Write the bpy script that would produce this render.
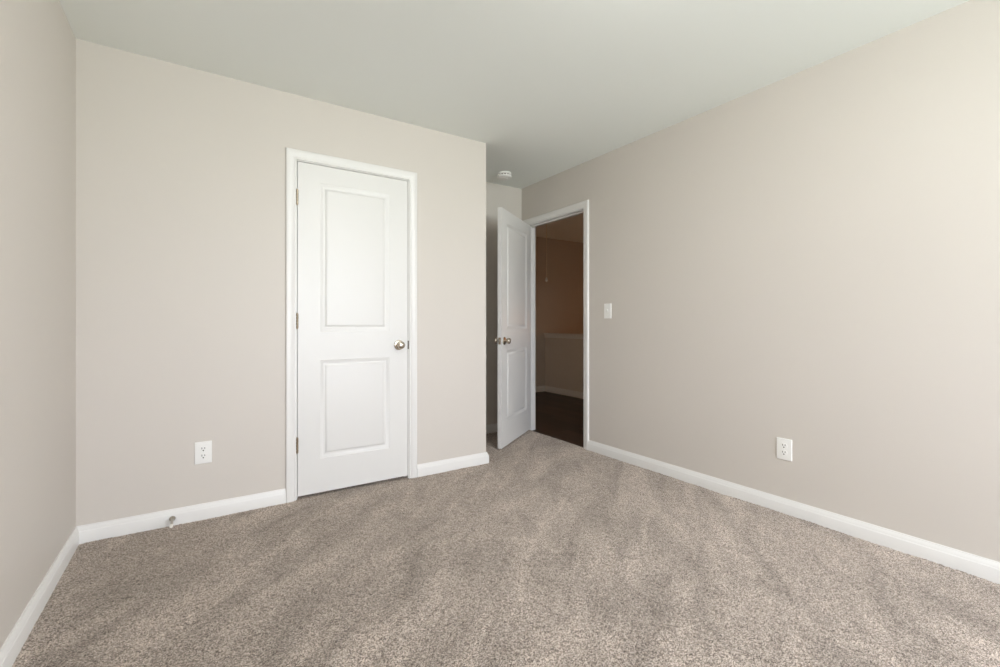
import bpy, bmesh, math, random
import numpy as np
from mathutils import Vector, Matrix

random.seed(7)
for o in list(bpy.data.objects):
    bpy.data.objects.remove(o)
SC = bpy.context.scene
COL = SC.collection
R = math.radians

# ------------------------------------------------------------------ measured room
FPX, YAW, HY, CX = 453.81, 33.084, 324.1, 495.8      # focal length (px), heading, horizon row, centre column
CAMZ = 1.06
XL, XR = -0.5035, 2.7488          # left / right wall faces
YB, YA, YR = 2.9438, 3.738, -2.2  # closet wall, alcove end wall, rear wall
XC = 1.8314                       # outside corner of the closet wall
H = 2.44
WT = 0.10                         # wall thickness
HX, HYE = 4.62, 5.65              # half wall of the landing, end wall of the landing
SX = 5.85                         # far wall of the stairwell

# ------------------------------------------------------------------ camera
cam = bpy.data.cameras.new('camera')
cam.sensor_fit = 'HORIZONTAL'
cam.sensor_width = 36.0
cam.lens = FPX / 1000.0 * 36.0
cam.shift_x = (500.0 - CX) / 1000.0
cam.shift_y = -(333.5 - HY) / 1000.0
cam.clip_start = 0.02
camo = bpy.data.objects.new('camera', cam)
COL.objects.link(camo)
camo.location = (0, 0, CAMZ)
camo.rotation_euler = (R(90), 0, R(-YAW))
SC.camera = camo

# ------------------------------------------------------------------ view, world, light
SC.view_settings.view_transform = 'Standard'
SC.view_settings.look = 'None'
SC.view_settings.exposure = 1.35
SC.view_settings.gamma = 1.0
SC.view_settings.use_curve_mapping = False
SC.cycles.max_bounces = 14
SC.cycles.diffuse_bounces = 9
SC.cycles.glossy_bounces = 5
SC.cycles.sample_clamp_indirect = 6.0
SC.cycles.caustics_reflective = False
SC.cycles.caustics_refractive = False

SKY_UP = (0.93, 0.965, 1.07)
SKY_DOWN = (0.89, 0.965, 0.94)
SKY_STR, GROUND_STR = 9.0, 8.0
w = bpy.data.worlds.new('daylight')
SC.world = w
w.use_nodes = True
nt = w.node_tree
nt.nodes.clear()
tc = nt.nodes.new('ShaderNodeTexCoord')
sep = nt.nodes.new('ShaderNodeSeparateXYZ')
mr = nt.nodes.new('ShaderNodeMapRange')
mr.inputs['From Min'].default_value = -0.06
mr.inputs['From Max'].default_value = 0.06
mx = nt.nodes.new('ShaderNodeMix')
mx.data_type = 'RGBA'
mx.inputs[6].default_value = tuple(c * GROUND_STR for c in SKY_DOWN) + (1,)
mx.inputs[7].default_value = tuple(c * SKY_STR for c in SKY_UP) + (1,)
bg = nt.nodes.new('ShaderNodeBackground')
out = nt.nodes.new('ShaderNodeOutputWorld')
nt.links.new(tc.outputs['Generated'], sep.inputs[0])
nt.links.new(sep.outputs['Z'], mr.inputs['Value'])
nt.links.new(mr.outputs[0], mx.inputs[0])
nt.links.new(mx.outputs[2], bg.inputs['Color'])
nt.links.new(bg.outputs[0], out.inputs['Surface'])

# the bedroom window in the rear wall: opening, and the portal that guides its daylight
WX0, WX1, WZ0, WZ1 = 0.75, 2.45, 0.70, 2.12
pl = bpy.data.lights.new('window_portal', 'AREA')
pl.shape = 'RECTANGLE'
pl.size, pl.size_y = WX1 - WX0, WZ1 - WZ0
pl.cycles.is_portal = True
plo = bpy.data.objects.new('window_portal', pl)
COL.objects.link(plo)
plo.location = ((WX0 + WX1) / 2, YR - 0.03, (WZ0 + WZ1) / 2)
plo.rotation_euler = (R(90), 0, 0)      # emits towards +Y, into the room


# ------------------------------------------------------------------ materials
def mat(name):
    m = bpy.data.materials.new(name)
    m.use_nodes = True
    return m, m.node_tree, m.node_tree.nodes['Principled BSDF']


def paint(name, col, rough, spec=0.5, bump=0.0, scale=260.0, var=0.0):
    m, t, b = mat(name)
    b.inputs['Base Color'].default_value = (*col, 1)
    b.inputs['Roughness'].default_value = rough
    b.inputs['Specular IOR Level'].default_value = spec
    c = t.nodes.new('ShaderNodeTexCoord')
    n = t.nodes.new('ShaderNodeTexNoise')
    n.inputs['Scale'].default_value = scale
    n.inputs['Detail'].default_value = 3
    t.links.new(c.outputs['Object'], n.inputs['Vector'])
    if bump:
        bp = t.nodes.new('ShaderNodeBump')
        bp.inputs['Strength'].default_value = bump
        bp.inputs['Distance'].default_value = 0.001
        t.links.new(n.outputs['Fac'], bp.inputs['Height'])
        t.links.new(bp.outputs[0], b.inputs['Normal'])
    if var:
        n2 = t.nodes.new('ShaderNodeTexNoise')
        n2.inputs['Scale'].default_value = 1.7
        n2.inputs['Detail'].default_value = 2
        t.links.new(c.outputs['Object'], n2.inputs['Vector'])
        r = t.nodes.new('ShaderNodeMapRange')
        r.inputs['To Min'].default_value = 1 - var
        r.inputs['To Max'].default_value = 1 + var
        t.links.new(n2.outputs['Fac'], r.inputs['Value'])
        mu = t.nodes.new('ShaderNodeVectorMath')
        mu.operation = 'SCALE'
        mu.inputs[0].default_value = col
        t.links.new(r.outputs[0], mu.inputs['Scale'])
        t.links.new(mu.outputs[0], b.inputs['Base Color'])
    return m


def metal(name, col, rough):
    m, t, b = mat(name)
    b.inputs['Base Color'].default_value = (*col, 1)
    b.inputs['Metallic'].default_value = 1
    c = t.nodes.new('ShaderNodeTexCoord')
    n = t.nodes.new('ShaderNodeTexNoise')
    n.inputs['Scale'].default_value = 400
    r = t.nodes.new('ShaderNodeMapRange')
    r.inputs['To Min'].default_value = rough - 0.04
    r.inputs['To Max'].default_value = rough + 0.04
    t.links.new(c.outputs['Object'], n.inputs['Vector'])
    t.links.new(n.outputs['Fac'], r.inputs['Value'])
    t.links.new(r.outputs[0], b.inputs['Roughness'])
    return m


def emitter(name, col, strength):
    m, t, b = mat(name)
    b.inputs['Base Color'].default_value = (0.9, 0.88, 0.84, 1)
    b.inputs['Emission Color'].default_value = (*col, 1)
    b.inputs['Emission Strength'].default_value = strength
    return m


WALL = (0.634, 0.597, 0.553)
M_WALL = paint('greige_wall_paint', WALL, 0.5, 0.35, 0.10, 240, 0.012)
M_CEIL = paint('flat_ceiling_paint', (0.84, 0.872, 0.85), 0.9, 0.2, 0.12, 180)
M_TRIM = paint('semi_gloss_trim_paint', (0.77, 0.765, 0.75), 0.36, 0.5, 0.03, 60)
M_DOOR = paint('semi_gloss_door_paint', (0.74, 0.737, 0.722), 0.39, 0.5, 0.02, 40)
M_NICKEL = metal('satin_nickel', (0.60, 0.54, 0.46), 0.24)
M_STOP = metal('dark_stop_nickel', (0.42, 0.38, 0.32), 0.30)  # base colour darker than the satin nickel
M_HINGE = metal('hinge_nickel', (0.46, 0.385, 0.29), 0.32)
M_DARKPLATE = metal('dark_nickel', (0.17, 0.155, 0.135), 0.5)
M_PLASTIC = paint('white_plastic', (0.86, 0.86, 0.84), 0.35, 0.5, 0.01, 80)
M_DARK = paint('dark_slot', (0.06, 0.055, 0.05), 0.6, 0.3, 0.01, 80)
M_RUBBER = paint('white_rubber', (0.82, 0.79, 0.74), 0.6, 0.3, 0.05, 150)
M_CORD = paint('cotton_cord', (0.82, 0.76, 0.66), 0.8, 0.2, 0.1, 500)


def carpet_material():
    m, t, b = mat('cut_pile_carpet')
    L = t.links.new
    N = t.nodes.new
    c = N('ShaderNodeTexCoord')
    # fibre speckle: every tuft has its own tone
    n1 = N('ShaderNodeTexVoronoi')
    n1.inputs['Scale'].default_value = 310
    n1.inputs['Randomness'].default_value = 1.0
    L(c.outputs['Object'], n1.inputs['Vector'])
    sp = N('ShaderNodeSeparateColor')
    L(n1.outputs['Color'], sp.inputs[0])
    r1 = N('ShaderNodeValToRGB')
    e = r1.color_ramp.elements
    e[0].position, e[0].color = 0.0, (0.035, 0.027, 0.022, 1)
    e[1].position, e[1].color = 1.0, (0.62, 0.54, 0.48, 1)
    k = e.new(0.42)
    k.color = (0.205, 0.167, 0.143, 1)
    L(sp.outputs[0], r1.inputs['Fac'])
    # pile lay: broad brushed patches
    mp = N('ShaderNodeMapping')
    mp.inputs['Scale'].default_value = (0.75, 2.3, 1.0)
    m0 = N('ShaderNodeMapping')
    m0.inputs['Rotation'].default_value = (0, 0, R(-42))
    m0.inputs['Location'].default_value = (0.3, 0.55, 0)
    L(c.outputs['Object'], m0.inputs['Vector'])
    L(m0.outputs[0], mp.inputs['Vector'])
    n2 = N('ShaderNodeTexNoise')
    n2.inputs['Scale'].default_value = 2.6
    n2.inputs['Detail'].default_value = 4.5
    n2.inputs['Roughness'].default_value = 0.6
    n2.inputs['Distortion'].default_value = 0.6
    L(mp.outputs[0], n2.inputs['Vector'])
    r2 = N('ShaderNodeMapRange')
    r2.inputs['From Min'].default_value = 0.32
    r2.inputs['From Max'].default_value = 0.68
    r2.inputs['To Min'].default_value = 0.64
    r2.inputs['To Max'].default_value = 1.34
    L(n2.outputs['Fac'], r2.inputs['Value'])
    mu = N('ShaderNodeVectorMath')
    mu.operation = 'SCALE'
    L(r1.outputs['Color'], mu.inputs[0])
    L(r2.outputs[0], mu.inputs['Scale'])
    L(mu.outputs[0], b.inputs['Base Color'])
    b.inputs['Roughness'].default_value = 1.0
    b.inputs['Specular IOR Level'].default_value = 0.05
    b.inputs['Sheen Weight'].default_value = 0.6
    b.inputs['Sheen Roughness'].default_value = 0.5
    b.inputs['Sheen Tint'].default_value = (1.0, 0.88, 0.76, 1)
    bp = N('ShaderNodeBump')
    bp.inputs['Strength'].default_value = 0.6
    bp.inputs['Distance'].default_value = 0.004
    L(n1.outputs['Distance'], bp.inputs['Height'])
    bp.invert = True
    L(bp.outputs[0], b.inputs['Normal'])
    return m


def hardwood_material():
    m, t, b = mat('dark_hardwood')
    L = t.links.new
    N = t.nodes.new
    c = N('ShaderNodeTexCoord')
    mp = N('ShaderNodeMapping')
    mp.inputs['Rotation'].default_value = (0, 0, R(90))
    L(c.outputs['Object'], mp.inputs['Vector'])
    br = N('ShaderNodeTexBrick')
    br.inputs['Color1'].default_value = (0.026, 0.015, 0.010, 1)
    br.inputs['Color2'].default_value = (0.085, 0.050, 0.033, 1)
    br.inputs['Mortar'].default_value = (0.008, 0.005, 0.004, 1)
    br.inputs['Scale'].default_value = 1.0
    br.inputs['Mortar Size'].default_value = 0.0016
    br.inputs['Brick Width'].default_value = 1.15
    br.inputs['Row Height'].default_value = 0.12
    L(mp.outputs[0], br.inputs['Vector'])
    mg = N('ShaderNodeMapping')
    mg.inputs['Scale'].default_value = (60, 3.0, 1)
    L(c.outputs['Object'], mg.inputs['Vector'])
    ng = N('ShaderNodeTexNoise')
    ng.inputs['Scale'].default_value = 1.0
    ng.inputs['Detail'].default_value = 4
    L(mg.outputs[0], ng.inputs['Vector'])
    r = N('ShaderNodeMapRange')
    r.inputs['To Min'].default_value = 0.55
    r.inputs['To Max'].default_value = 1.45
    L(ng.outputs['Fac'], r.inputs['Value'])
    mu = N('ShaderNodeVectorMath')
    mu.operation = 'SCALE'
    L(br.outputs['Color'], mu.inputs[0])
    L(r.outputs[0], mu.inputs['Scale'])
    L(mu.outputs[0], b.inputs['Base Color'])
    b.inputs['Roughness'].default_value = 0.42
    b.inputs['Specular IOR Level'].default_value = 0.35
    return m


def glass_material():
    m, t, b = mat('window_glass')
    t.nodes.remove(b)
    tr = t.nodes.new('ShaderNodeBsdfTransparent')
    gl = t.nodes.new('ShaderNodeBsdfGlossy')
    gl.inputs['Roughness'].default_value = 0.02
    fr = t.nodes.new('ShaderNodeFresnel')
    fr.inputs['IOR'].default_value = 1.25
    ms = t.nodes.new('ShaderNodeMixShader')
    t.links.new(fr.outputs[0], ms.inputs[0])
    t.links.new(tr.outputs[0], ms.inputs[1])
    t.links.new(gl.outputs[0], ms.inputs[2])
    t.links.new(ms.outputs[0], t.nodes['Material Output'].inputs['Surface'])
    return m


M_CARPET = carpet_material()
M_WOOD = hardwood_material()
M_GLASS = glass_material()
M_BULB = emitter('warm_globe', (1.0, 0.41, 0.13), 2.7)
M_LANDING_FILL = emitter('landing_fill_dome', (1.0, 0.55, 0.26), 0.4)  # glow of the fill lamp added over the landing
M_ROOM_FILL = emitter('room_fill_dome', (1.0, 0.975, 0.94), 20.0)  # glow of the fill lamp added in the bedroom
M_LOW_FILL = emitter('low_fill_glow', (1.0, 0.72, 0.48), 40.0)  # glow of the low fill light added on the landing


# ------------------------------------------------------------------ mesh helpers
def obj(name, bm, m, parent=None, smooth=None):
    me = bpy.data.meshes.new(name)
    bmesh.ops.remove_doubles(bm, verts=bm.verts, dist=1e-6)
    bmesh.ops.recalc_face_normals(bm, faces=bm.faces)
    bm.to_mesh(me)
    bm.free()
    me.materials.append(m)
    o = bpy.data.objects.new(name, me)
    COL.objects.link(o)
    if parent:
        o.parent = parent
    if smooth is not None:
        me.polygons.foreach_set('use_smooth', [True] * len(me.polygons))
        me.set_sharp_from_angle(angle=R(smooth))
    return o


def struct(o, label=None, cat=None):
    o['kind'] = 'structure'
    if label:
        o['label'] = label
        o['category'] = cat
    return o


def thing(name, label, cat, loc=(0, 0, 0), rz=0.0, group=None):
    o = bpy.data.objects.new(name, None)
    COL.objects.link(o)
    o.empty_display_size = 0.05
    o.location = loc
    o.rotation_euler = (0, 0, rz)
    o['label'] = label
    o['category'] = cat
    if group:
        o['group'] = group
    return o


def add_box(bm, p0, p1, bevel=0.0, seg=2):
    b = bmesh.new()
    bmesh.ops.create_cube(b, size=1)
    c = [(a + d) / 2 for a, d in zip(p0, p1)]
    s = [abs(d - a) for a, d in zip(p0, p1)]
    bmesh.ops.transform(b, matrix=Matrix.Translation(c) @ Matrix.Diagonal((*s, 1)), verts=b.verts)
    if bevel:
        bmesh.ops.bevel(b, geom=b.edges[:], offset=bevel, segments=seg, profile=0.5, affect='EDGES')
    me = bpy.data.meshes.new('t')
    b.to_mesh(me)
    b.free()
    bm.from_mesh(me)
    bpy.data.meshes.remove(me)
    return bm


def box(p0, p1, bevel=0.0, seg=2):
    return add_box(bmesh.new(), p0, p1, bevel, seg)


def add_prism(bm, pts, a, b, axis):
    """Extrude a 2-D polygon between a and b along axis ('x','y','z')."""
    def P(u, v, t):
        return {'x': (t, u, v), 'y': (u, t, v), 'z': (u, v, t)}[axis]
    lo = [bm.verts.new(P(u, v, a)) for u, v in pts]
    hi = [bm.verts.new(P(u, v, b)) for u, v in pts]
    bm.faces.new(lo)
    bm.faces.new(hi[::-1])
    n = len(pts)
    for i in range(n):
        j = (i + 1) % n
        bm.faces.new((lo[i], hi[i], hi[j], lo[j]))
    return bm


def prism(pts, a, b, axis):
    return add_prism(bmesh.new(), pts, a, b, axis)


def add_lathe(bm, prof, origin, axis, seg=32):
    """Revolve (radius, distance) pairs about the axis through origin."""
    ax = Vector(axis).normalized()
    u = ax.orthogonal().normalized()
    v = ax.cross(u)
    o = Vector(origin)
    rings = []
    for r, h in prof:
        if r < 1e-7:
            rings.append([bm.verts.new(o + ax * h)])
        else:
            rings.append([bm.verts.new(o + ax * h + (u * math.cos(2 * math.pi * k / seg) + v * math.sin(2 * math.pi * k / seg)) * r)
                          for k in range(seg)])
    for A, B in zip(rings, rings[1:]):
        for k in range(seg):
            j = (k + 1) % seg
            if len(A) == 1 and len(B) == 1:
                continue
            if len(A) == 1:
                bm.faces.new((A[0], B[k], B[j]))
            elif len(B) == 1:
                bm.faces.new((A[k], B[0], A[j]))
            else:
                bm.faces.new((A[k], B[k], B[j], A[j]))
    return bm


def lathe(prof, origin, axis, seg=32):
    return add_lathe(bmesh.new(), prof, origin, axis, seg)


def sweep(prof, path, frames, closed_profile=True):
    """Place the 2-D profile at every path station (frames give the two directions) and skin it."""
    bm = bmesh.new()
    rings = []
    for p, (eu, ev) in zip(path, frames):
        p, eu, ev = Vector(p), Vector(eu), Vector(ev)
        rings.append([bm.verts.new(p + eu * a + ev * b) for a, b in prof])
    n = len(prof)
    for A, B in zip(rings, rings[1:]):
        for i in range(n):
            j = (i + 1) % n
            bm.faces.new((A[i], B[i], B[j], A[j]))
    bm.faces.new(rings[0])
    bm.faces.new(rings[-1][::-1])
    return bm


# colonial casing: (distance from inner edge, height off the wall)
CASING = [(0, 0), (0, .0075), (.002, .0095), (.010, .0095), (.0125, .0085), (.016, .0105), (.024, .0135), (.034, .0155),
          (.047, .0162), (.0535, .0150), (.057, .0115), (.058, .0075), (.058, 0)]


def casing_bm(a0, a1, ztop, to3, outdir):
    """Mitred casing round an opening a0..a1, 0..ztop on a wall plane; to3(a,z)->3-D; outdir off the wall."""
    o = Vector(outdir)
    A = Vector(to3(1, 0)) - Vector(to3(0, 0))
    Z = Vector((0, 0, 1))
    path = [to3(a0, -0.01), to3(a0, ztop), to3(a1, ztop), to3(a1, -0.01)]
    fr = [(-A, o), (-A + Z, o), (A + Z, o), (A, o)]
    return sweep(CASING, path, fr)


# baseboard: (off the wall, height)
BASE = [(0, -.006), (.0150, -.006), (.0150, .0555), (.0140, .0580), (.0128, .0590), (.0120, .0625), (.0098, .0700), (.0062, .0765), (.0050, .0790), (.0046, .0830), (0, .0830)]


def baseboard_bm(pts, normals):
    """pts: floor polyline; normals: off-wall direction at each point (already mitred)."""
    return sweep(BASE, [(*p, 0) for p in pts], [((*n, 0), (0, 0, 1)) for n in normals])


# ------------------------------------------------------------------ shell
# floor: bedroom carpet (grid of tufts)
def carpet():
    st = 0.0052
    x0, x1, y0, y1 = XL - 0.02, XR + 0.016, YR - 0.02, YA + 0.02
    nx, ny = int((x1 - x0) / st), int((y1 - y0) / st)
    rng = np.random.default_rng(3)
    xs = np.linspace(x0, x1, nx)
    ys = np.linspace(y0, y1, ny)
    X, Y = np.meshgrid(xs, ys)
    jx = rng.uniform(-.35, .35, X.shape) * st
    jy = rng.uniform(-.35, .35, X.shape) * st
    jx[:, -1] = 0
    Z = rng.uniform(-1, 1, X.shape) * 0.0021
    # gentle large undulation of the pile
    def low(sc):
        g = rng.normal(size=(int((y1 - y0) / sc) + 4, int((x1 - x0) / sc) + 4))
        gx, gy = (X - x0) / sc, (Y - y0) / sc
        ix, iy = gx.astype(int), gy.astype(int)
        fx, fy = gx - ix, gy - iy
        fx, fy = fx * fx * (3 - 2 * fx), fy * fy * (3 - 2 * fy)
        return (g[iy, ix] * (1 - fx) * (1 - fy) + g[iy, ix + 1] * fx * (1 - fy) + g[iy + 1, ix] * (1 - fx) * fy + g[iy + 1, ix + 1] * fx * fy)
    Z += low(0.03) * 0.0008 + low(0.12) * 0.0009
    V = np.stack([X + jx, Y + jy, Z], -1).reshape(-1, 3)
    i = np.arange(nx * ny).reshape(ny, nx)
    F = np.stack([i[:-1, :-1], i[:-1, 1:], i[1:, 1:], i[1:, :-1]], -1).reshape(-1, 4)
    me = bpy.data.meshes.new('floor')
    me.vertices.add(len(V))
    me.vertices.foreach_set('co', V.ravel())
    me.loops.add(F.size)
    me.loops.foreach_set('vertex_index', F.ravel().astype(np.int32))
    me.polygons.add(len(F))
    me.polygons.foreach_set('loop_start', np.arange(0, F.size, 4, dtype=np.int32))
    me.polygons.foreach_set('use_smooth', np.ones(len(F), dtype=bool))
    me.update(calc_edges=True)
    me.materials.append(M_CARPET)
    o = bpy.data.objects.new('floor', me)
    COL.objects.link(o)
    return o


struct(carpet(), 'taupe cut-pile carpet covering the bedroom floor', 'carpet')

struct(obj('floor_slab', box((XL - WT, YR - WT, -0.16), (XR + 0.016, YA + WT, -0.013)), M_WOOD), 'subfloor under the carpet, out of view', 'floor')

HF = -0.012                       # hardwood level
bm = box((XR + 0.016, 0.9, HF - 0.1), (HX + 0.1, HYE + WT, HF))
struct(obj('floor_hall', bm, M_WOOD), 'dark brown hardwood floor of the landing beyond the doorway', 'floor')

struct(obj('ceiling', box((XL - WT, YR - WT, H), (XR + WT * 0.5, YA + WT, H + 0.1)), M_CEIL), 'white painted bedroom ceiling', 'ceiling')
struct(obj('ceiling_hall', box((XR + WT * 0.5, 0.9, H), (SX + WT, HYE + WT, H + 0.1)), M_CEIL), 'dim ceiling over the landing beyond the doorway', 'ceiling')

ZB = -0.02
struct(obj('wall_left', box((XL - WT, YR - WT, ZB), (XL, YA + WT, H)), M_WALL), 'greige wall at the left edge of the photo', 'wall')

# closet wall with its door opening and the return to the alcove
C0, C1, CZ = 0.489, 1.197, 2.045                       # clear opening of the closet frame
JT = 0.017
pts = [(XL, ZB), (C0 - JT, ZB), (C0 - JT, CZ + JT), (C1 + JT, CZ + JT), (C1 + JT, ZB), (XC, ZB), (XC, H), (XL, H)]
bm = prism(pts, YB, YB + WT, 'y')
add_prism(bm, [(XC - WT, YB + WT), (XC, YB + WT), (XC, YA), (XC - WT, YA)], ZB, H, 'z')
es = [e for e in bm.edges if all(abs(v.co.x - XC) < 1e-5 and abs(v.co.y - YB) < 1e-5 for v in e.verts)]
bmesh.ops.bevel(bm, geom=es, offset=0.005, segments=4, profile=0.5, affect='EDGES')
struct(obj('wall_back', bm, M_WALL), 'greige wall holding the closed white door', 'wall')

struct(obj('wall_alcove', box((XL, YA, ZB), (XR, YA + WT, H)), M_WALL), 'shadowed end wall behind the open door', 'wall')

# right wall with the doorway
D0, D1, DZ = 2.842, 3.640, 2.045
pts = [(YR - WT, ZB - 0.1), (D0 - JT, ZB - 0.1), (D0 - JT, DZ + JT), (D1 + JT, DZ + JT), (D1 + JT, ZB - 0.1), (HYE, ZB - 0.1), (HYE, H), (YR - WT, H)]
struct(obj('wall_right', prism(pts, XR, XR + WT, 'x'), M_WALL), 'long greige wall on the right with the open doorway', 'wall')

# rear wall with the window opening (behind the camera)
bm = bmesh.new()
add_box(bm, (XL, YR - WT, ZB), (WX0, YR, H))
add_box(bm, (WX1, YR - WT, ZB), (XR, YR, H))
add_box(bm, (WX0, YR - WT, ZB), (WX1, YR, WZ0))
add_box(bm, (WX0, YR - WT, WZ1), (WX1, YR, H))
struct(obj('wall_rear', bm, M_WALL), 'greige wall with the window, behind the camera', 'wall')

# window in the rear wall: frame, two sashes, glass
bm = bmesh.new()
fw = 0.045
add_box(bm, (WX0, YR - 0.085, WZ0), (WX0 + fw, YR - 0.03, WZ1))
add_box(bm, (WX1 - fw, YR - 0.085, WZ0), (WX1, YR - 0.03, WZ1))
add_box(bm, (WX0 + fw, YR - 0.085, WZ0), (WX1 - fw, YR - 0.03, WZ0 + fw))
add_box(bm, (WX0 + fw, YR - 0.085, WZ1 - fw), (WX1 - fw, YR - 0.03, WZ1))
win = struct(obj('window_1', bm, M_TRIM), 'white framed double hung window behind the camera', 'window')
xm, zm = (WX0 + WX1) / 2, (WZ0 + WZ1) / 2
bm = box((WX0 + fw, YR - 0.08, zm - 0.02), (WX1 - fw, YR - 0.04, zm + 0.02))
add_box(bm, (xm - 0.03, YR - 0.08, WZ0 + fw), (xm + 0.03, YR - 0.04, zm - 0.02))
add_box(bm, (xm - 0.03, YR - 0.08, zm + 0.02), (xm + 0.03, YR - 0.04, WZ1 - fw))
obj('sash_bar', bm, M_TRIM, win)
for a, b in ((WX0 + fw, xm - 0.03), (xm + 0.03, WX1 - fw)):
    for c, d in ((WZ0 + fw, zm - 0.02), (zm + 0.02, WZ1 - fw)):
        bm = bmesh.new()
        bm.faces.new([bm.verts.new(p) for p in ((a, YR - 0.06, c), (b, YR - 0.06, c), (b, YR - 0.06, d), (a, YR - 0.06, d))])
        obj('pane', bm, M_GLASS, win)

# landing and stairwell beyond the doorway
struct(obj('wall_hall_end', box((XR + WT, HYE, -2.7), (SX + WT, HYE + WT, H)), M_WALL), 'dim brown end wall of the landing and stairwell', 'wall')
struct(obj('wall_hall_near', box((XR + WT, 0.9, -2.7), (SX + WT, 1.0, H)), M_WALL), 'near end wall of the landing, out of view', 'wall')
struct(obj('wall_stairwell', box((SX, 1.0, -2.7), (SX + WT, HYE, H)), M_WALL), 'far wall of the stairwell, out of view', 'wall')
struct(obj('floor_stairwell', box((HX + WT, 1.0, -2.75), (SX, HYE, -2.65)), M_WOOD), 'lower floor of the stairwell, out of view', 'floor')
hw = struct(obj('wall_half', box((HX, 1.0, HF), (HX + WT, HYE, 0.880)), M_WALL), 'waist-high wall guarding the stairwell beyond the doorway', 'wall')
obj('wall_below_landing', box((HX, 1.0, -2.65), (HX + WT, HYE, HF - 0.1)), M_WALL, hw)
bm = box((HX - 0.025, 1.0, 0.895), (HX + WT + 0.025, HYE, 0.916), 0.004)
capo = struct(obj('trim_1', bm, M_TRIM), 'white cap rail along the half wall of the landing', 'cap rail')
bm = prism([(HX, 0.845), (HX - 0.008, 0.845), (HX - 0.010, 0.875), (HX - 0.016, 0.895), (HX, 0.895)], 1.0, HYE, 'y')
# profile was given as (x,z)
obj('cap_moulding', bm, M_TRIM, capo)
add = box((HX, 1.0, 0.880), (HX + WT, HYE, 0.895))
obj('cap_bed', add, M_TRIM, capo)

# ------------------------------------------------------------------ baseboards
s2 = 1.0
struct(obj('baseboard_left', baseboard_bm([(XL, YR), (XL, YB)], [(1, 1), (1, -1)]), M_TRIM, smooth=35), 'white baseboard along the left wall', 'baseboard')
struct(obj('baseboard_back', baseboard_bm([(XL, YB), (C0 - .006 - .058, YB)], [(1, -1), (0, -1)]), M_TRIM, smooth=35),
       'white baseboard left of the closed door', 'baseboard')
struct(obj('baseboard_corner', baseboard_bm([(C1 + .006 + .058, YB), (XC, YB), (XC, YA)], [(0, -1), (1, -1), (1, -1)]), M_TRIM, smooth=35),
       'white baseboard right of the closed door, turning the outside corner', 'baseboard')
struct(obj('baseboard_alcove', baseboard_bm([(XC, YA), (XR, YA)], [(1, -1), (-1, -1)]), M_TRIM, smooth=35), 'white baseboard in shade behind the open door', 'baseboard')
struct(obj('baseboard_right', baseboard_bm([(XR, D0 - .006 - .058), (XR, YR)], [(-1, 0), (-1, 1)]), M_TRIM, smooth=35), 'white baseboard along the right wall', 'baseboard')
struct(obj('baseboard_rear', baseboard_bm([(XR, YR), (XL, YR)], [(-1, 1), (1, 1)]), M_TRIM, smooth=35), 'white baseboard under the window behind the camera', 'baseboard')
hb = baseboard_bm([(XR + WT, HYE), (HX, HYE), (HX, 1.0)], [(0, -1), (-1, -1), (-1, 0)])
bmesh.ops.translate(hb, verts=hb.verts, vec=(0, 0, HF + .006))
struct(obj('baseboard_hall', hb, M_TRIM, smooth=35), 'dim baseboard of the landing beyond the doorway', 'baseboard')

# ------------------------------------------------------------------ door frames
def frame(name, label, a0, a1, zt, wall0, wall1, axis, stop_off):
    """Jamb boards lining an opening a0..a1 in a wall lying wall0..wall1 (depth), casing on the wall0 side."""
    def P(a, d, z):
        return (a, d, z) if axis == 'x' else (d, a, z)

    def B(bm, a, b, bev=0.001):
        p, q = P(*a), P(*b)
        lo = [min(u, v) for u, v in zip(p, q)]
        hi = [max(u, v) for u, v in zip(p, q)]
        add_box(bm, lo, hi, bev, 1)
    bm = casing_bm(a0 - .006, a1 + .006, zt + .006, lambda a, z: P(a, wall0, z), P(0, -1, 0))
    root = struct(obj(name, bm, M_TRIM, smooth=32), label, 'door frame')
    bm = bmesh.new()
    B(bm, (a0 - JT, wall0, -.012), (a0, wall1, zt))
    B(bm, (a1, wall0, -.012), (a1 + JT, wall1, zt))
    B(bm, (a0 - JT, wall0, zt), (a1 + JT, wall1, zt + JT))
    obj('jamb', bm, M_TRIM, root)
    bm = bmesh.new()
    s0, s1 = wall0 + stop_off, wall0 + stop_off + 0.032
    B(bm, (a0, s0, -.012), (a0 + .011, s1, zt - .011), .002)
    B(bm, (a1 - .011, s0, -.012), (a1, s1, zt - .011), .002)
    B(bm, (a0, s0, zt - .011), (a1, s1, zt), .002)
    obj('door_stop_strip', bm, M_TRIM, root)
    return root


fr1 = frame('trim_2', 'white casing and jamb around the closed door', C0, C1, CZ, YB, YB + WT, 'x', 0.039)
fr2 = frame('trim_3', 'white casing and jamb around the open doorway', D0, D1, DZ, XR, XR + WT, 'y', 0.039)
# casing on the landing side of the doorway
bm = casing_bm(D0 - .006, D1 + .006, DZ + .006, lambda a, z: (XR + WT, a, z), (1, 0, 0))
obj('landing_casing', bm, M_TRIM, fr2, smooth=32)
# strike plates
bm = box((C1 - .0012, YB + .001, .890), (C1 + .0008, YB + .030, .946), 0.0005, 1)
add_box(bm, (C1 - .0012, YB - .0035, .888), (C1 + .0090, YB + .002, .946), 0.0012, 1)
o = obj('strike_plate', bm, M_DARKPLATE, fr1)
o['label'] = 'dark metal strike plate'
bm = box((XR + .006, D0 - .0012, .890), (XR + .034, D0 + .0008, .946), 0.0005, 1)
o = obj('strike_plate', bm, M_DARKPLATE, fr2)
o['label'] = 'dark metal strike plate'

# ------------------------------------------------------------------ panel doors
# moulding round each panel: (distance inward, depth below the door face)
MOULD = [(0, 0), (.0015, .0022), (.006, .0030), (.012, .0058), (.017, .0088), (.020, .0092), (.029, .0092), (.031, .0080), (.036, .0032), (.041, .0010), (.044, .0008)]
DT = 0.035


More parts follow.
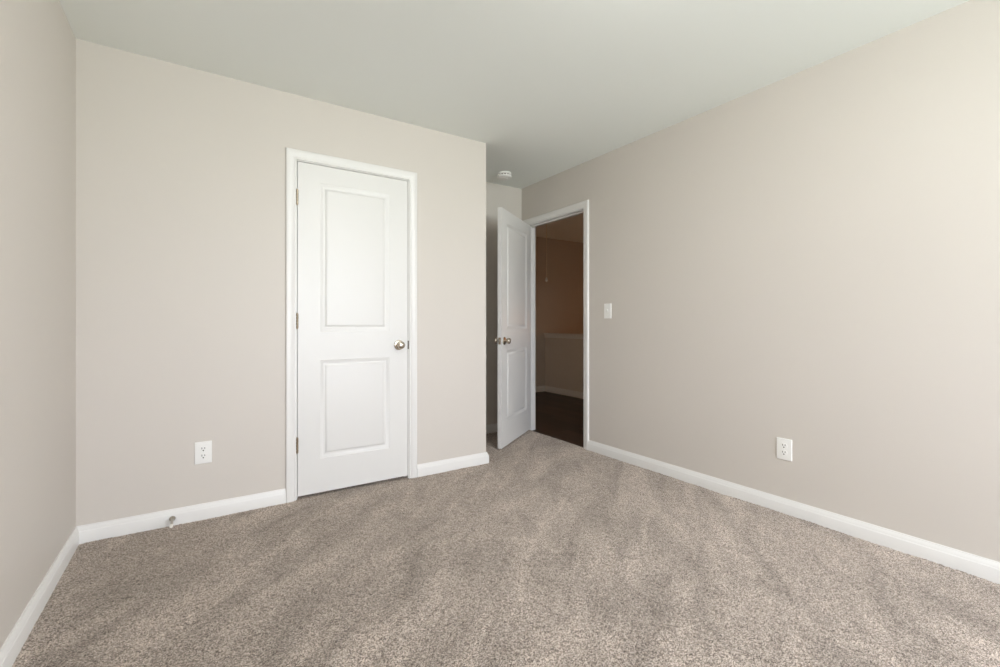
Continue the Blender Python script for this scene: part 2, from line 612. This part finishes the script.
def door(name, label, wd, z0, z1, loc, rz):
    """Two-panel moulded door. Local x 0..wd from the hinge edge, y 0 (room face) .. DT, z up."""
    px0, px1 = 0.130, wd - 0.130
    panels = [(0.228 - z0, 0.836 - z0), (1.014 - z0, 1.931 - z0)]
    hgt = z1 - z0
    bm = bmesh.new()

    def quad(a, b, c, d):
        bm.faces.new([bm.verts.new(p) for p in (a, b, c, d)])

    def rect(x0, x1, za, zb, y):
        quad((x0, y, za), (x1, y, za), (x1, y, zb), (x0, y, zb))
    for y in (0, DT):
        zs = [0] + [v for p in panels for v in p] + [hgt]
        for za, zb in zip(zs, zs[1:]):
            rect(0, px0, za, zb, y)
            rect(px1, wd, za, zb, y)
            if (za, zb) not in panels:
                rect(px0, px1, za, zb, y)
        for za, zb in panels:            # short returns so that the opening closes on the panel
            s = 0.0015 if y == 0 else -0.0015
            for (a, b) in (((px0, za), (px1, za)), ((px1, za), (px1, zb)), ((px1, zb), (px0, zb)), ((px0, zb), (px0, za))):
                quad((a[0], y, a[1]), (b[0], y, b[1]), (b[0], y + s, b[1]), (a[0], y + s, a[1]))
    zs = [0] + [v for p in panels for v in p] + [hgt]
    for za, zb in zip(zs, zs[1:]):
        quad((0, 0, za), (0, DT, za), (0, DT, zb), (0, 0, zb))
        quad((wd, 0, za), (wd, DT, za), (wd, DT, zb), (wd, 0, zb))
    xs = [0, px0, px1, wd]
    for a, b in zip(xs, xs[1:]):
        quad((a, 0, 0), (b, 0, 0), (b, DT, 0), (a, DT, 0))
        quad((a, 0, hgt), (b, 0, hgt), (b, DT, hgt), (a, DT, hgt))
    root = obj(name, bm, M_DOOR)
    root.location = loc
    root.rotation_euler = (0, 0, rz)
    struct(root, label, 'door')
    for za, zb in panels:
        bm = bmesh.new()
        for y0, sg in ((0, 1), (DT, -1)):
            rings = []
            for d, h in MOULD:
                y = y0 + sg * h
                rings.append([bm.verts.new(p) for p in ((px0 + d, y, za + d), (px1 - d, y, za + d), (px1 - d, y, zb - d), (px0 + d, y, zb - d))])
            for A, B in zip(rings, rings[1:]):
                for i in range(4):
                    j = (i + 1) % 4
                    bm.faces.new((A[i], A[j], B[j], B[i]))
            bm.faces.new(rings[-1])
        obj('door_panel', bm, M_DOOR, root, smooth=40)
    return root


KNOB = [(0.0105, 0.004), (0.0105, 0.016), (0.0125, 0.021), (0.0185, 0.0255), (0.0245, 0.0325), (0.0265, 0.040), (0.0255, 0.047),
        (0.0220, 0.0525), (0.0160, 0.0560), (0.0080, 0.0575), (0, 0.0580)]
ROSE = [(0.0345, 0.0), (0.0345, 0.003), (0.0315, 0.0062), (0.0240, 0.0082), (0.0150, 0.0092), (0.0105, 0.0094)]


def knob(root, x, z, y, sg, labelled=None):
    k = obj('door_knob', lathe(KNOB, (x, y, z), (0, sg, 0), 40), M_NICKEL, root, smooth=40)
    k['label'] = labelled or 'brushed nickel knob'
    obj('rosette', lathe(ROSE, (x, y, z), (0, sg, 0), 40), M_NICKEL, k, smooth=30)


def hinge(root, z, x=-0.0035, y=-0.0055, hh=0.089):
    bm = bmesh.new()
    for i in range(5):                      # knuckles
        a = z - hh / 2 + i * hh / 5
        add_lathe(bm, [(0, a + .0004), (.0064, a + .0004), (.0072, a + .0016), (.0072, a + hh / 5 - .0014), (.0058, a + hh / 5 - .0004), (0, a + hh / 5 - .0004)],
                  (x, y, 0), (0, 0, 1), 16)
    add_lathe(bm, [(0, z + hh / 2), (.0046, z + hh / 2), (.0048, z + hh / 2 + .003), (.003, z + hh / 2 + .005), (0, z + hh / 2 + .0055)], (x, y, 0), (0, 0, 1), 16)
    add_lathe(bm, [(0, z - hh / 2 - .0055), (.003, z - hh / 2 - .005), (.0048, z - hh / 2 - .003), (.0046, z - hh / 2), (0, z - hh / 2)], (x, y, 0), (0, 0, 1), 16)
    add_box(bm, (x - .0009, y, z - hh / 2), (x + .0011, y + .036, z + hh / 2))
    o = obj('hinge', bm, M_HINGE, root, smooth=40)
    o['label'] = 'nickel hinge'
    return o


# closed closet door
z0 = 0.014
dw = 0.7015
z0 = 0.020
d1 = door('door_1', 'closed white two-panel door in the back wall', dw, z0, 2.0405, (C0 + .0035, YB, z0), 0)
knob(d1, 1.132 - C0 - .0035, 0.918 - z0, 0, -1)
knob(d1, 1.132 - C0 - .0035, 0.918 - z0, DT, 1)
for hz in (1.825, 1.079, 0.330):
    hinge(d1, hz - z0)

z0 = 0.014
# open door: hinged on the far jamb, swung into the room
TH = 55.3
d2w = 0.790
pin = (XR - .003, D1 - .001)
# local x (hinge -> free edge) must point (-sin TH, -cos TH); local +y (hall face) points (cos TH, -sin TH)
d2 = door('door_2', 'white two-panel door standing open into the room', d2w, z0, 2.0415, (pin[0], pin[1], z0), R(-90 - TH))
kx = d2w - 0.060
knob(d2, kx, 0.918 - z0, DT, 1)
knob(d2, kx, 0.918 - z0, 0, -1)
bm = box((d2w - .0006, .006, .918 - z0 - .0285), (d2w + .0012, DT - .006, .918 - z0 + .0285), .0004, 1)
add_box(bm, (d2w, .011, .918 - z0 - .009), (d2w + .010, DT - .012, .918 - z0 + .009), .002)
o = obj('latch_plate', bm, M_NICKEL, d2)
o['label'] = 'nickel latch plate'
for hz in (1.825, 1.079, 0.330):
    hinge(d2, hz - z0)


# ------------------------------------------------------------------ wall plates
def outlet(label, loc, rz):
    t = thing('power_outlet', label, 'outlet', loc, rz, 'wall outlets near the carpet')
    pw, ph = 0.0785, 0.119
    bm = box((-pw / 2, -.0055, -ph / 2), (pw / 2, 0, ph / 2))
    es = [e for e in bm.edges if all(v.co.y < -.005 for v in e.verts)]
    bmesh.ops.bevel(bm, geom=es, offset=.0035, segments=3, profile=0.6, affect='EDGES')
    obj('cover_plate', bm, M_PLASTIC, t, smooth=35)
    for dz in (.0195, -.0195):
        bm = bmesh.new()
        pts = []
        for k in range(40):
            a = 2 * math.pi * k / 40
            pts.append((max(-.0172, min(.0172, .0172 * math.cos(a))), dz + max(-.0137, min(.0137, .0172 * math.sin(a)))))
        add_prism(bm, pts, -.0075, -.004, 'y')
        rc = obj('receptacle', bm, M_PLASTIC, t)
        bm = box((-.0080, -.0079, dz + .0000), (-.0051, -.0070, dz + .0100))
        add_box(bm, (.0051, -.0079, dz + .0010), (.0080, -.0070, dz + .0090))
        add_lathe(bm, [(0, .0009), (.0035, .0009), (.0035, 0), (0, 0)], (0, -.0070, dz - .0075), (0, -1, 0), 16)
        o = obj('slot', bm, M_DARK, rc)
        o['label'] = 'dark plug slots'
    bm = lathe([(.0036, 0), (.0036, .0008), (.0025, .0014), (0, .0015)], (0, -.0055, 0), (0, -1, 0), 16)
    obj('screw', bm, M_PLASTIC, t, smooth=40)
    return t


outlet('white duplex outlet low on the back wall left of the closed door', (0.0145, YB, 0.3605), 0)
outlet('white duplex outlet low on the right wall above its baseboard', (XR, 1.250, 0.358), R(-90))

t = thing('light_switch', 'white toggle light switch on the right wall beside the open doorway', 'light switch', (XR, 2.567, 1.165), R(-90))
pw, ph = 0.0745, 0.119
bm = box((-pw / 2, -.0055, -ph / 2), (pw / 2, 0, ph / 2))
es = [e for e in bm.edges if all(v.co.y < -.005 for v in e.verts)]
bmesh.ops.bevel(bm, geom=es, offset=.0035, segments=3, profile=0.6, affect='EDGES')
obj('cover_plate', bm, M_PLASTIC, t, smooth=35)
bm = box((-.0055, -.0070, -.0125), (.0055, -.0045, .0125), .0006, 1)
obj('toggle_frame', bm, M_PLASTIC, t)
bm = prism([(-.0060, -.004), (-.0125, .0045), (-.0135, .0095), (-.0115, .0105), (-.0060, .0085)], -.0045, .0045, 'x')
obj('toggle', bm, M_PLASTIC, t)
for dz in (.030, -.030):
    bm = lathe([(.0034, 0), (.0034, .0008), (.0024, .0013), (0, .0014)], (0, -.0055, dz), (0, -1, 0), 16)
    obj('screw', bm, M_PLASTIC, t, smooth=40)

# ------------------------------------------------------------------ smoke detector
t = thing('smoke_detector', 'round white smoke detector on the ceiling above the open door', 'smoke detector', (2.333, 3.440, H))
obj('mounting_base', lathe([(0, 0), (.064, 0), (.066, .002), (.066, .012), (.063, .014), (0, .014)], (0, 0, 0), (0, 0, -1), 48), M_PLASTIC, t, smooth=30)
obj('sensing_chamber', lathe([(0, .014), (.054, .014), (.054, .026), (0, .026)], (0, 0, 0), (0, 0, -1), 48), M_DARK, t, smooth=30)
bm = bmesh.new()
for k in range(14):
    a0, a1 = 2 * math.pi * (k - .20) / 14, 2 * math.pi * (k + .20) / 14
    pts = [(.063 * math.cos(a0), .063 * math.sin(a0)), (.063 * math.cos(a1), .063 * math.sin(a1)), (.055 * math.cos(a1), .055 * math.sin(a1)), (.055 * math.cos(a0), .055 * math.sin(a0))]
    add_prism(bm, pts, -.026, -.014, 'z')
obj('vent_rib', bm, M_PLASTIC, t)
obj('cover', lathe([(0, .026), (.066, .026), (.068, .028), (.0675, .033), (.063, .040), (.052, .0455), (.035, .048), (.0, .049)], (0, 0, 0), (0, 0, -1), 48), M_PLASTIC, t, smooth=30)
obj('test_button', lathe([(0, .046), (.012, .0475), (.012, .051), (.010, .0522), (0, .0525)], (.02, -.01, 0), (0, 0, -1), 24), M_PLASTIC, t, smooth=30)

# ------------------------------------------------------------------ door stop on the baseboard
t = thing('door_stop', 'small nickel door stop with white rubber tip on the left baseboard of the back wall', 'door stop', (-0.1225, YB - .0150, 0.037))
obj('base_flange', lathe([(0, 0), (.0138, 0), (.0142, .002), (.0128, .006), (.0092, .012), (.0070, .018), (0, .018)], (0, 0, 0), (0, -1, 0), 28), M_STOP, t, smooth=40)
obj('post', lathe([(0, .016), (.0068, .016), (.0062, .030), (.0064, .085), (.0070, .097), (0, .097)], (0, 0, 0), (0, -1, 0), 24), M_STOP, t, smooth=40)
obj('rubber_tip', lathe([(0, .095), (.0076, .095), (.0082, .099), (.0078, .111), (.0060, .117), (0, .118)], (0, 0, 0), (0, -1, 0), 24), M_RUBBER, t, smooth=40)['label'] = 'white rubber tip'

# ------------------------------------------------------------------ attic pull cord on the landing
px_, py_ = 3.672, 4.46
t = thing('pull_cord', 'thin pull cord with small knob hanging in the dim landing beyond the doorway', 'pull cord', (px_, py_, H))
obj('cord', lathe([(0, 0), (.0034, 0), (.0034, .80), (0, .80)], (0, 0, 0), (0, 0, -1), 10), M_CORD, t, smooth=40)
obj('pull_knob', lathe([(0, .790), (.006, .792), (.011, .803), (.016, .820), (.016, .832), (.010, .842), (0, .845)], (0, 0, 0), (0, 0, -1), 20), M_PLASTIC, t, smooth=50)

# ------------------------------------------------------------------ lamps and added fill lights out of frame
# pendant in the stairwell: warm light on the landing and its glow on the open door
t = thing('pendant_lamp', 'warm globe pendant hanging in the stairwell, out of view of the doorway', 'lamp', (5.30, 4.05, H))
obj('canopy', lathe([(0, 0), (.06, 0), (.058, .012), (.03, .022), (0, .024)], (0, 0, 0), (0, 0, -1), 32), M_NICKEL, t, smooth=40)
obj('cord', lathe([(0, .02), (.004, .02), (.004, 1.27), (0, 1.27)], (0, 0, 0), (0, 0, -1), 10), M_DARK, t, smooth=40)
obj('socket', lathe([(0, 1.25), (.02, 1.25), (.028, 1.27), (.028, 1.30), (0, 1.30)], (0, 0, 0), (0, 0, -1), 24), M_NICKEL, t, smooth=40)
prof = [(0.12 * math.sin(math.pi * k / 18), 1.39 - 0.12 * math.cos(math.pi * k / 18)) for k in range(19)]
obj('globe', lathe(prof, (0, 0, 0), (0, 0, -1), 32), M_BULB, t, smooth=60)

# added fill lamp that brightens the landing, out of the doorway's view
t = thing('ceiling_fill_lamp', 'added fill light shaped as a frosted ceiling lamp over the landing, out of view of the doorway', 'lamp', (3.75, 2.05, H))
obj('base', lathe([(0, 0), (.15, 0), (.15, .02), (.14, .028), (0, .028)], (0, 0, 0), (0, 0, -1), 40), M_NICKEL, t, smooth=40)
obj('shade', lathe([(.138, .026), (.145, .045), (.132, .075), (.095, .100), (.045, .113), (0, .116)], (0, 0, 0), (0, 0, -1), 40), M_LANDING_FILL, t, smooth=60)

# added low fill light that brightens the half wall, out of the doorway's view
t = thing('low_fill_light', 'added fill light shaped as a small plug-in lamp low on the landing wall, out of view of the doorway', 'fill light', (XR + WT, 4.55, 0.24), R(90))
bm = box((-.03, -.022, -.045), (.03, -.001, .02), .004)
obj('housing', bm, M_PLASTIC, t)
obj('lens', lathe([(0, .02), (.030, .02), (.030, .055), (.024, .068), (.012, .074), (0, .075)], (0, -.034, 0), (0, 0, 1), 28), M_LOW_FILL, t, smooth=50)

# added fill lamp to even out the bedroom light, overhead and out of frame
t = thing('ceiling_fill_lamp', 'added fill light shaped as a frosted ceiling lamp in the middle of the bedroom, above the frame', 'lamp', (1.12, 0.75, H))
obj('base', lathe([(0, 0), (.17, 0), (.17, .02), (.16, .028), (0, .028)], (0, 0, 0), (0, 0, -1), 40), M_NICKEL, t, smooth=40)
obj('shade', lathe([(.158, .026), (.170, .050), (.160, .085), (.120, .115), (.060, .132), (0, .136)], (0, 0, 0), (0, 0, -1), 40), M_ROOM_FILL, t, smooth=60)
